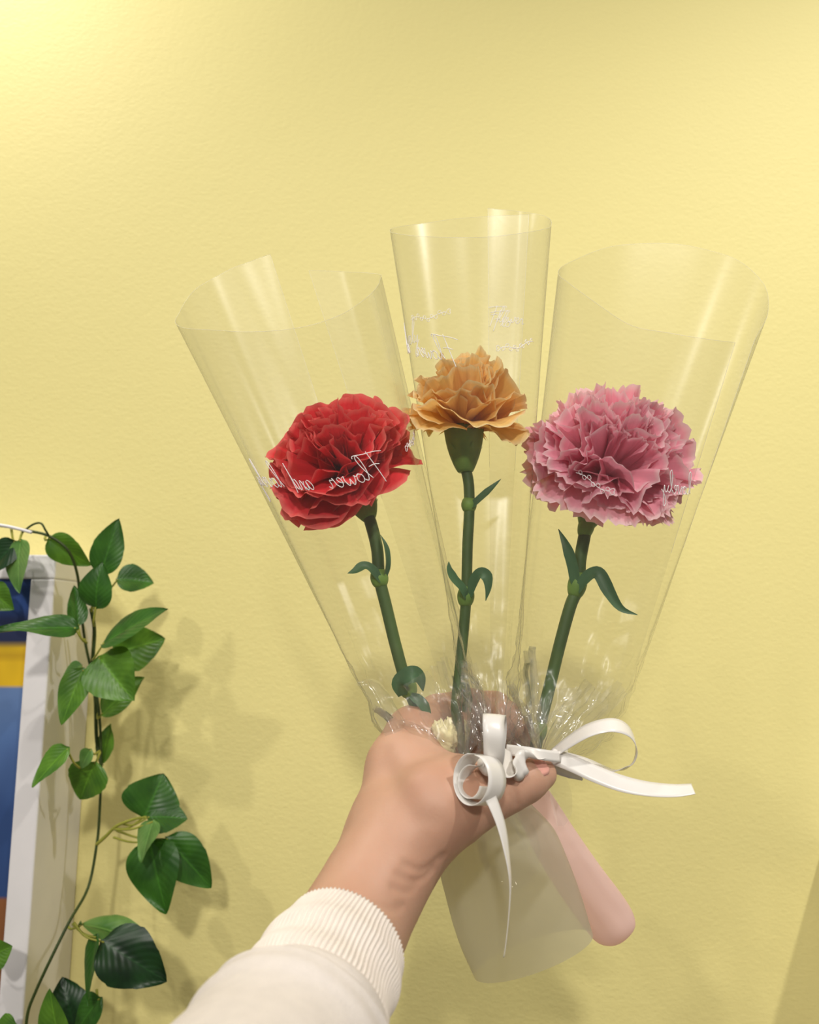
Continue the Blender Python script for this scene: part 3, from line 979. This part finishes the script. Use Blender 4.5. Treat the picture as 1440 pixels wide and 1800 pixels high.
# ------------------------------------------------------------------ strips: ribbons and film tails
def strip(pts, width, wdir, n=60, nv=5, cup=0.0, thick=0.0):
    """Ribbon along 3D points; wdir = list of width directions (interpolated)."""
    c = spline(PP(pts), n)
    t = np.gradient(c, axis=0)
    t /= np.linalg.norm(t, axis=1)[:, None] + 1e-12
    wd = spline(np.array(wdir, float), n) if len(wdir) > 2 else np.array([np.array(wdir[0]) * (1 - q) + np.array(wdir[-1]) * q for q in np.linspace(0, 1, n)], float)
    w = np.interp(np.linspace(0, 1, n), np.linspace(0, 1, len(width)), width) if not np.isscalar(width) else np.full(n, width)
    V = []
    for i in range(n):
        d = unit(wd[i] - t[i] * (wd[i] @ t[i]))
        nn = np.cross(t[i], d)
        for j in range(nv):
            v = -1 + 2 * j / (nv - 1)
            V.append(c[i] + d * v * w[i] / 2 + nn * cup * w[i] * (v * v - 0.5))
    return np.array(V), grid_faces(n, nv)

def ribbon_part(name, root, mat, *a, **k):
    v, f = strip(*a, **k)
    o = obj(name, v, f, mat, root)
    s = o.modifiers.new('thickness', 'SOLIDIFY')
    s.thickness = 0.00025
    return o

W = 0.0088
bow = empty('ribbon_bow', P(838, 1345, 0.372), 'white satin bow with narrow hanging tail in front of the thumb', 'ribbon', 'white satin bows')
ribbon_part('loop', bow, M_SATIN, [(866, 1358, .368), (869, 1330, .362), (869, 1295, .359), (868, 1268, .362), (869, 1256, .368), (872, 1262, .376), (874, 1290, .380), (870, 1335, .380)],
            [.0075, .0092, .0096, .0096, .0096, .0090, .0080], [(1, 0, 0), (1, .15, -.1), (1, .3, -.1), (1, .2, 0)], cup=0.05)

def ring_loop(c, r0, r1, a, w, t0, t1, n=56):
    """Ribbon curling round the axis a."""
    a = unit(a)
    u = unit(np.array([0, 0, 1]) - a * a[2])
    v_ = np.cross(a, u)
    V = []
    for i in range(n):
        q = i / (n - 1)
        th = t0 + (t1 - t0) * q
        r = r0 + (r1 - r0) * q
        for j in range(5):
            V.append(P(*c) + (u * math.cos(th) * 1.12 + v_ * math.sin(th)) * r - a * w * (j / 4))
    o = obj('loop', np.array(V), grid_faces(n, 5), M_SATIN, bow)
    o.modifiers.new('thickness', 'SOLIDIFY').thickness = 0.00025
ring_loop((828, 1370, .354), .0096, .0090, (-.66, -.74, .16), .0125, 0.3, 6.2)
ring_loop((826, 1376, .357), .0066, .0052, (-.60, -.78, .20), .0085, 0.2, 4.6)
v, f = tube(spline(PP([(846, 1336, .374), (856, 1348, .369), (866, 1360, .368)]), 14), np.array([.002, .003, .0036, .004, .0042, .0043, .0043, .0043, .0043, .0042, .004, .0036, .003, .002]) * .8, 12)
obj('knot', v, f, M_SATIN, bow)
ribbon_part('tail', bow, M_SATIN, [(860, 1398, 0.353), (870, 1420, 0.352), (882, 1455, 0.351), (891, 1500, 0.350), (897, 1550, 0.350), (895, 1600, 0.351), (890, 1650, 0.352), (886, 1680, 0.353)],
            [W * .62, W * .6, W * .6, W * .55, W * .5, W * .35], [(1, .3, 0), (.9, .8, 0), (.35, 1, 0), (.2, 1, 0), (.25, 1, 0)])

bow2 = empty('ribbon_bow', P(968, 1330, .400), 'white satin bow with one big loop and long tail at right', 'ribbon', 'white satin bows')
ribbon_part('tie', bow2, M_SATIN, [(890, 1318, .388), (925, 1322, .384), (955, 1327, .384), (985, 1330, .392), (998, 1326, .404)], W * .55, [(0, .3, 1), (.1, .2, 1)])
ribbon_part('loop', bow2, M_SATIN, [(966, 1330, .398), (995, 1308, .392), (1035, 1284, .387), (1075, 1275, .386), (1105, 1285, .390), (1118, 1313, .395), (1110, 1342, .399), (1085, 1353, .400), (1040, 1347, .400), (1000, 1336, .400), (968, 1330, .399)],
            [W * .7, W, W * 1.05, W * 1.1, W * 1.1, W, W * .7], [(.2, .9, .8), (.25, .8, .7), (.3, .9, .5), (.2, 1, .1), (.2, 1, -.3), (0, .8, .8), (0, .5, 1)])
ribbon_part('tail', bow2, M_SATIN, [(968, 1328, .395), (1005, 1342, .390), (1050, 1362, .386), (1095, 1378, .383), (1140, 1387, .381), (1185, 1390, .380), (1219, 1387, .379)],
            [W * .8, W * .9, W * .95, W * .9, W * .8], [(.1, .4, 1), (.1, .6, 1), (0, .9, .8), (0, 1, .5)])
ribbon_part('short_tail', bow2, M_SATIN, [(966, 1338, .402), (985, 1348, .402), (1005, 1358, .402), (1024, 1371, .402)], [W * .9, W * .9, W * .7, W * .1], [(.3, .4, 1), (.3, .4, 1)])
ribbon_part('loop', bow2, M_SATIN, [(888, 1316, .384), (889, 1340, .378), (895, 1359, .374), (906, 1361, .373), (915, 1347, .376), (926, 1334, .381), (956, 1328, .388)],
            [W * .8, W * 1.1, W * 1.2, W * 1.2, W * 1.1, W * .7], [(.66, .75, .05), (.66, .75, .05)])

# ------------------------------------------------------------------ wraps round the stem ends
def wrap_tube(stations, mat, name, root, n=70, sides=48, ripple=0.0, closed_end=None, seed=0):
    """Flattened tube: stations = (px, py, y, half width, half depth)."""
    c = spline(PP(stations), n)
    hw = spline([[s[3]] for s in stations], n)[:, 0]
    hd = spline([[s[4]] for s in stations], n)[:, 0]
    t = np.gradient(c, axis=0)
    t /= np.linalg.norm(t, axis=1)[:, None]
    V = []
    rg = np.random.default_rng(seed)
    ph = rg.uniform(0, 6.3, 4)
    for i in range(n):
        sx = unit(np.array([1, 0, 0]) - t[i] * t[i][0])
        sy = np.cross(t[i], sx)
        q = i / (n - 1)
        for j in range(sides):
            a = 2 * math.pi * j / sides
            k = 1 + ripple * (1 - q) ** 1.5 * (math.sin(5 * a + ph[0]) + .6 * math.sin(9 * a + ph[1] + 2 * q) + .4 * math.sin(13 * a + ph[2]))
            V.append(c[i] + sx * math.cos(a) * hw[i] * k + sy * math.sin(a) * hd[i] * k)
    return obj(name, np.array(V), grid_faces(n, sides, wrap_v=True), mat, root)

fw = empty('stem_wrap', P(930, 1690, .445), 'frosted white translucent wrap round the stem ends below the hand', 'wrapping', 'wraps round the stem ends')
wrap_tube([(846, 1395, .440, .012, .010), (858, 1430, .441, .022, .013), (872, 1480, .442, .030, .016), (893, 1545, .444, .0325, .017), (915, 1615, .446, .0335, .017), (938, 1680, .448, .0325, .016)],
          M_FROST, 'film', fw, ripple=0.10, seed=4)
wrap_tube([(868, 1420, .440, .006, .006), (880, 1460, .441, .012, .008), (893, 1500, .443, .014, .009), (905, 1540, .444, .011, .007), (912, 1560, .445, .004, .003)], M_CRUMPLE, 'inner_film', fw, ripple=0.35, seed=8)
pw = empty('stem_wrap', P(1095, 1640, .455), 'pale pink paper tube round a stem end below the thumb', 'wrapping', 'wraps round the stem ends')
wrap_tube([(925, 1385, .446, .0085, .007), (940, 1410, .447, .0100, .008), (975, 1475, .449, .0120, .009), (1020, 1545, .452, .0130, .009), (1060, 1600, .455, .0132, .009), (1080, 1630, .456, .0122, .008), (1090, 1645, .457, .0085, .005), (1094, 1650, .4575, .001, .001)],
          M_ROSEWRAP, 'paper', pw, ripple=0.05, seed=5)

# film tail of the right sleeve hanging behind its bow, and crumpled film at the necks
v, f = strip([(962, 1335, .418), (975, 1365, .424), (985, 1400, .428), (988, 1430, .430), (985, 1452, .431)], [.004, .010, .012, .010, .004], [(1, .2, .3), (1, .3, .2)], n=40, nv=11, cup=.2)
obj('tail', v, f, M_CRUMPLE, sr)

def crumple(root, name, cpx, rx, ry, rz, mat, seed, amp=.5, freq=70, cut=None):
    """Crushed sheet: a noisy open shell."""
    c = P(*cpx)
    nu, nv = 34, 48
    V = []
    for i in range(nu):
        a = math.pi * (0.06 + 0.88 * i / (nu - 1))
        for j in range(nv):
            b = 2 * math.pi * j / nv
            d = np.array([math.sin(a) * math.cos(b), math.sin(a) * math.sin(b), math.cos(a)])
            p = Vector(d * 2.2 + seed)
            k = 1 + amp * (noise.noise(p) + .6 * abs(noise.noise(p * 2.6)) + .35 * noise.noise(p * 5))
            V.append(c + d * np.array([rx, ry, rz]) * k)
    return obj(name, np.array(V), grid_faces(nu, nv, wrap_v=True), mat, root)

crumple(sl, 'tissue_wad', (782, 1300, .412), .0060, .005, .0085, M_TISSUE, 9.4, .5)

def pleats(root, sleeve, tip, spread, seed, n=9):
    """Creased tucks of film fanning out of the tied neck."""
    rg = random.Random(seed)
    t0 = P(*tip)
    for k in range(n):
        j = int((spread[0] + (spread[1] - spread[0]) * (k + rg.uniform(-.3, .3)) / (n - 1)) * (sleeve.nth - 1)) % sleeve.nth
        i = int(sleeve.nt * rg.uniform(.10, .21))
        end = sleeve.G[i, j] - sleeve.N[i, j] * rg.uniform(.0005, .003)
        mid = (t0 + end) / 2 + sleeve.N[i, j] * rg.uniform(-.002, .003)
        c = spline([t0 + np.array([rg.uniform(-.002, .002), 0, rg.uniform(-.001, .001)]), mid, end], 26)
        t = unit(end - t0)
        sd = unit(np.cross(t, sleeve.N[i, j]))
        nn = np.cross(sd, t)
        w = rg.uniform(.010, .016)
        V = []
        ph = rg.uniform(0, 6)
        for a in range(26):
            q = a / 25
            ww = w * (.15 + .85 * math.sin(min(1, q * 1.25) * math.pi * .62))
            for b in range(9):
                v = -1 + b / 4
                zig = (abs(((v * 1.5 + ph) % 1.0) - .5) - .25) * ww * .9
                p = c[a] + sd * v * ww * .5 + nn * (zig + .0012 * noise.noise(Vector((v * 2 + ph, q * 7, seed))))
                V.append(p + sd * .001 * noise.noise(Vector((q * 5, v, ph))))
        obj('pleat', np.array(V), grid_faces(26, 9), M_CRUMPLE, root)
pleats(sl, left, (812, 1340, .404), (.30, .95), 3, 7)
pleats(sm, middle, (864, 1318, .408), (.35, .75), 4, 3)
pleats(sr, right, (952, 1326, .406), (.02, .60), 5, 7)
v, f = strip([(885, 1195, .412), (882, 1230, .408), (890, 1262, .405), (905, 1300, .404), (950, 1324, .404)], [.003, .008, .012, .012, .004], [(1, .3, 0), (1, .5, 0), (.9, .4, .3)], n=40, nv=9, cup=.3)
obj('gathered_fold', v, f, M_CRUMPLE, sr)
v, f = strip([(940, 1300, .406), (958, 1268, .402), (985, 1235, .402), (1022, 1212, .405)], [.006, .014, .014, .002], [(.6, .5, .6), (.5, .4, .8)], n=40, nv=9, cup=.25)
obj('gathered_fold', v, f, M_CRUMPLE, sr)
v, f = strip([(818, 1338, .404), (770, 1330, .402), (715, 1308, .402), (688, 1262, .408), (655, 1205, .416), (628, 1200, .418)], [.004, .010, .013, .012, .010, .003], [(.1, .6, 1), (.4, .6, .8), (.8, .5, .5), (.9, .4, .3)], n=60, nv=9, cup=.3)
obj('gathered_fold', v, f, M_CRUMPLE, sl)

# ------------------------------------------------------------------ hand and forearm (one continuous skin)
def capsule(X, a, b, ra, rb):
    ba = b - a
    pa = X - a
    h = np.clip((pa @ ba) / (ba @ ba), 0, 1)
    d = np.linalg.norm(pa - h[..., None] * ba, axis=-1)
    return d - (ra + (rb - ra) * h)

def smin(a, b, k):
    h = np.clip(0.5 + 0.5 * (b - a) / k, 0, 1)
    return b * (1 - h) + a * h - k * h * (1 - h)

def chain(X, pts, k):
    d = None
    for (p, q) in zip(pts[:-1], pts[1:]):
        c = capsule(X, P(*p[:3]), P(*q[:3]), p[3], q[3])
        d = c if d is None else smin(d, c, k)
    return d

def surface_nets(F, lo, h):
    nx, ny, nz = F.shape
    neg = F < 0
    corners = [(i, j, k) for i in (0, 1) for j in (0, 1) for k in (0, 1)]
    cnt = sum(neg[i:nx - 1 + i, j:ny - 1 + j, k:nz - 1 + k].astype(int) for i, j, k in corners)
    act = (cnt > 0) & (cnt < 8)
    idx = -np.ones(act.shape, int)
    I = np.argwhere(act)
    idx[act] = np.arange(len(I))
    acc = np.zeros((len(I), 3))
    num = np.zeros(len(I))
    for a in range(8):
        for b in range(a + 1, 8):
            ca, cb = np.array(corners[a]), np.array(corners[b])
            if np.abs(ca - cb).sum() != 1:
                continue
            fa = F[tuple((I + ca).T)]
            fb = F[tuple((I + cb).T)]
            m = (fa < 0) != (fb < 0)
            t = np.where(m, fa / np.where(m, fa - fb, 1), 0)
            acc += np.where(m[:, None], ca + (cb - ca) * t[:, None], 0)
            num += m
    V = (I + acc / num[:, None]) * h + lo
    Q = []
    for ax in range(3):
        o1, o2 = [(1, 2), (2, 0), (0, 1)][ax]
        sl0 = [slice(None)] * 3
        sl1 = [slice(None)] * 3
        sl0[ax] = slice(0, -1)
        sl1[ax] = slice(1, None)
        ch = neg[tuple(sl0)] != neg[tuple(sl1)]
        E = np.argwhere(ch)
        for e in E:
            if e[o1] == 0 or e[o2] == 0 or e[o1] >= F.shape[o1] - 1 or e[o2] >= F.shape[o2] - 1:
                continue
            c = [e.copy() for _ in range(4)]
            c[1][o1] -= 1
            c[2][o1] -= 1
            c[2][o2] -= 1
            c[3][o2] -= 1
            q = [idx[tuple(x)] for x in c]
            if min(q) < 0:
                continue
            Q.append(tuple(q) if neg[tuple(e)] else tuple(q[::-1]))
    return V, Q

def hand():
    root = empty('person', P(600, 1640, .345), 'person\'s left hand and forearm in a cream sweatshirt gripping the bouquet', 'person')
    h = 0.0011
    pts = PP([(540, 1720, .30), (990, 1190, .50), (540, 1190, .50), (990, 1720, .30), (500, 1760, .31), (480, 1780, .31)])
    lo = pts.min(0) - 0.004
    hi = pts.max(0) + 0.004
    n = np.ceil((hi - lo) / h).astype(int)
    X = np.stack(np.meshgrid(*[lo[i] + h * np.arange(n[i]) for i in range(3)], indexing='ij'), -1)
    arm = chain(X, [(520, 1790, .305, .0175), (600, 1655, .338, .0165), (652, 1560, .362, .0168), (692, 1455, .388, .0180), (710, 1350, .410, .0160), (728, 1288, .424, .0125)], .012)
    ulna = chain(X, [(535, 1785, .325, .0170), (612, 1655, .355, .0160), (662, 1565, .385, .0155), (712, 1460, .420, .0160), (736, 1370, .448, .0145), (744, 1320, .456, .0118)], .012)
    thenar = chain(X, [(668, 1545, .364, .0140), (708, 1490, .372, .0160), (768, 1420, .376, .0182), (815, 1400, .381, .0148), (860, 1392, .386, .0114)], .010)
    palm = smin(smin(arm, ulna, .020), thenar, .012)
    web = chain(X, [(735, 1350, .40, .0120), (790, 1385, .392, .0120)], .01)
    palm = smin(palm, web, .012)
    thumb = chain(X, [(845, 1394, .384, .0116), (898, 1382, .389, .0102), (926, 1371, .391, .0092), (952, 1360, .394, .0072)], .004)
    index = chain(X, [(724, 1290, .424, .0125), (770, 1258, .442, .0105), (818, 1243, .452, .0098), (870, 1246, .450, .0086), (892, 1262, .436, .0078), (898, 1276, .428, .0070)], .004)
    middle_f = chain(X, [(738, 1325, .456, .0120), (835, 1280, .476, .0098), (900, 1276, .466, .0088), (925, 1292, .446, .0076)], .004)
    ring_f = chain(X, [(742, 1355, .462, .0115), (835, 1330, .484, .0095), (905, 1326, .470, .0085), (928, 1336, .448, .0074)], .004)
    little = chain(X, [(736, 1392, .460, .0105), (815, 1378, .478, .0085), (868, 1376, .468, .0075), (892, 1378, .450, .0066)], .004)
    fingers = smin(smin(index, middle_f, .0012), smin(ring_f, little, .0012), .0012)
    D = smin(palm, fingers, .006)
    D = smin(D, thumb, .007)
    # skin folds at the wrist and the thumb joint, pressed into the surface
    def on_skin(px, py):
        for y in np.arange(.33, .45, h * .5):
            k = np.round((P(px, py, y) - lo) / h).astype(int)
            if (k >= 0).all() and (k < n).all() and D[tuple(k)] < 0:
                return P(px, py, y)
        return None
    near = np.abs(D) < .005
    Xn = X[near]
    add = np.zeros(len(Xn))
    for line, depth, wd in [([(700, 1538), (722, 1548), (746, 1542), (762, 1526)], .0012, .0013), ([(690, 1560), (712, 1567), (732, 1560)], .0010, .0013),
                            ([(712, 1520), (738, 1530), (764, 1516), (778, 1502)], .0010, .0013), ([(660, 1590), (690, 1600), (706, 1592)], .0007, .0014),
                            ([(903, 1384), (909, 1398), (908, 1412)], .0008, .0011), ([(760, 1378), (768, 1410), (762, 1440)], .0007, .0040),
                            ([(672, 1320), (694, 1385), (728, 1436)], .0007, .0050), ([(800, 1364), (812, 1392), (812, 1420)], .0005, .0030)]:
        c = [on_skin(*q) for q in spline(line, 14)]
        c = [q for q in c if q is not None]
        dd = None
        for a, b in zip(c[:-1], c[1:]):
            if np.linalg.norm(a - b) < 1e-6:
                continue
            q = capsule(Xn, a, b, 0, 0)
            dd = q if dd is None else np.minimum(dd, q)
        if dd is not None:
            add += depth * np.exp(-(dd / wd) ** 2)
    D[near] += add
    V, Q = surface_nets(D, lo, h)
    # light relaxation of the voxel surface
    E = np.array([(q[i], q[(i + 1) % 4]) for q in Q for i in range(4)])
    for lam in (0.5, 0.5, -0.3, 0.5):
        S = np.zeros_like(V)
        C = np.zeros(len(V))
        np.add.at(S, E[:, 0], V[E[:, 1]])
        np.add.at(C, E[:, 0], 1)
        V = V + lam * (S / np.maximum(C, 1)[:, None] - V)
    # keep the one outer skin only
    lab = np.arange(len(V))
    while True:
        m = np.minimum(lab[E[:, 0]], lab[E[:, 1]])
        new = lab.copy()
        np.minimum.at(new, E[:, 0], m)
        np.minimum.at(new, E[:, 1], m)
        new = new[new]
        if (new == lab).all():
            break
        lab = new
    main_id = np.bincount(lab).argmax()
    keep = lab == main_id
    remap = np.cumsum(keep) - 1
    Q = [tuple(int(remap[k]) for k in q) for q in Q if keep[q[0]]]
    V = V[keep]
    obj('hand_and_forearm', V, Q, M_SKIN, root)

    def nail(a, b, r, facing, span=1.0):
        a, b = P(*a), P(*b)
        t = unit(b - a)
        f0 = unit(np.array(facing, float) - t * (np.array(facing) @ t))
        s0 = np.cross(t, f0)
        Vn = []
        for i in range(9):
            q = i / 8
            wq = span * (1 - 0.35 * (2 * q - 1) ** 4) * (0.9 if q < .1 else 1)
            for j in range(9):
                an = (-1 + j / 4) * wq
                rr = r * (1.0 - 0.12 * q)
                Vn.append(a + (b - a) * q + (f0 * math.cos(an) + s0 * math.sin(an)) * rr)
        o = obj('fingernail', np.array(Vn), grid_faces(9, 9), M_NAIL, root)
        sm_ = o.modifiers.new('thickness', 'SOLIDIFY')
        sm_.thickness = 0.0005
        o['label'] = 'pale pink fingernail'
    nail((932, 1367, .391), (953, 1358, .394), .0089, (.25, -.6, .85), .75)
    nail((886, 1257, .440), (898, 1274, .429), .0083, (.5, -.8, .5), .8)

    # ribbed cuff and sleeve round the forearm
    def sleeve_tube(st, nl, sides, ribs, rib_amp, folds, cap_in):
        c = spline(PP(st), nl)
        r = spline([[s[3]] for s in st], nl)[:, 0]
        t, n_, b_ = frames(c)
        V = []
        for i in range(nl):
            q = i / (nl - 1)
            for j in range(sides):
                a = 2 * math.pi * j / sides
                k = r[i]
                for (amp, pos, wd, ph, sk) in folds:
                    k += amp * math.exp(-((q - pos - sk * math.sin(a + ph)) / wd) ** 2)
                k += rib_amp * math.cos(ribs * a) if ribs else 0.0006 * noise.noise(Vector((math.cos(a) * 2, math.sin(a) * 2, q * 6)))
                V.append(c[i] + (n_[i] * math.cos(a) + b_[i] * math.sin(a)) * k)
        V = np.array(V)
        f = grid_faces(nl, sides, wrap_v=True)
        # turn the hem in towards the wrist
        ring = V[:sides]
        cc = c[0]
        V2 = [cc + (ring - cc) * s + t[0] * d for s, d in ((.95, .0005), (.90, .003), (.88, .008))]
        off = len(V)
        V = np.vstack([V] + V2)
        prev = list(range(sides))
        for m in range(3):
            cur = [off + m * sides + j for j in range(sides)]
            f += [(prev[j], cur[j], cur[(j + 1) % sides], prev[(j + 1) % sides]) for j in range(sides)]
            prev = cur
        return V, f
    v, f = sleeve_tube([(604, 1664, .336, .0245), (576, 1712, .322, .0258), (552, 1762, .309, .0265), (524, 1815, .296, .0270), (500, 1865, .284, .0270)],
                       90, 704, 88, .00042, [(.0015, .22, .10, .6, .05), (.0017, .52, .10, 2.2, .07), (.0010, .85, .08, 4.0, .04)], True)
    o = obj('ribbed_cuff', v, f, M_KNIT, root)
    o['label'] = 'ribbed cream cuff'
    v, f = sleeve_tube([(536, 1802, .299, .0275), (528, 1820, .294, .0310), (514, 1846, .288, .0330), (480, 1910, .272, .0345), (420, 2020, .245, .0365), (330, 2220, .205, .0400)],
                       70, 96, 0, 0, [(.0020, .35, .06, 1.0, .05), (.0020, .55, .08, 3.0, .06)], True)
    o = obj('sleeve', v, f, M_JERSEY, root)
    o['label'] = 'cream sweatshirt sleeve'
hand()
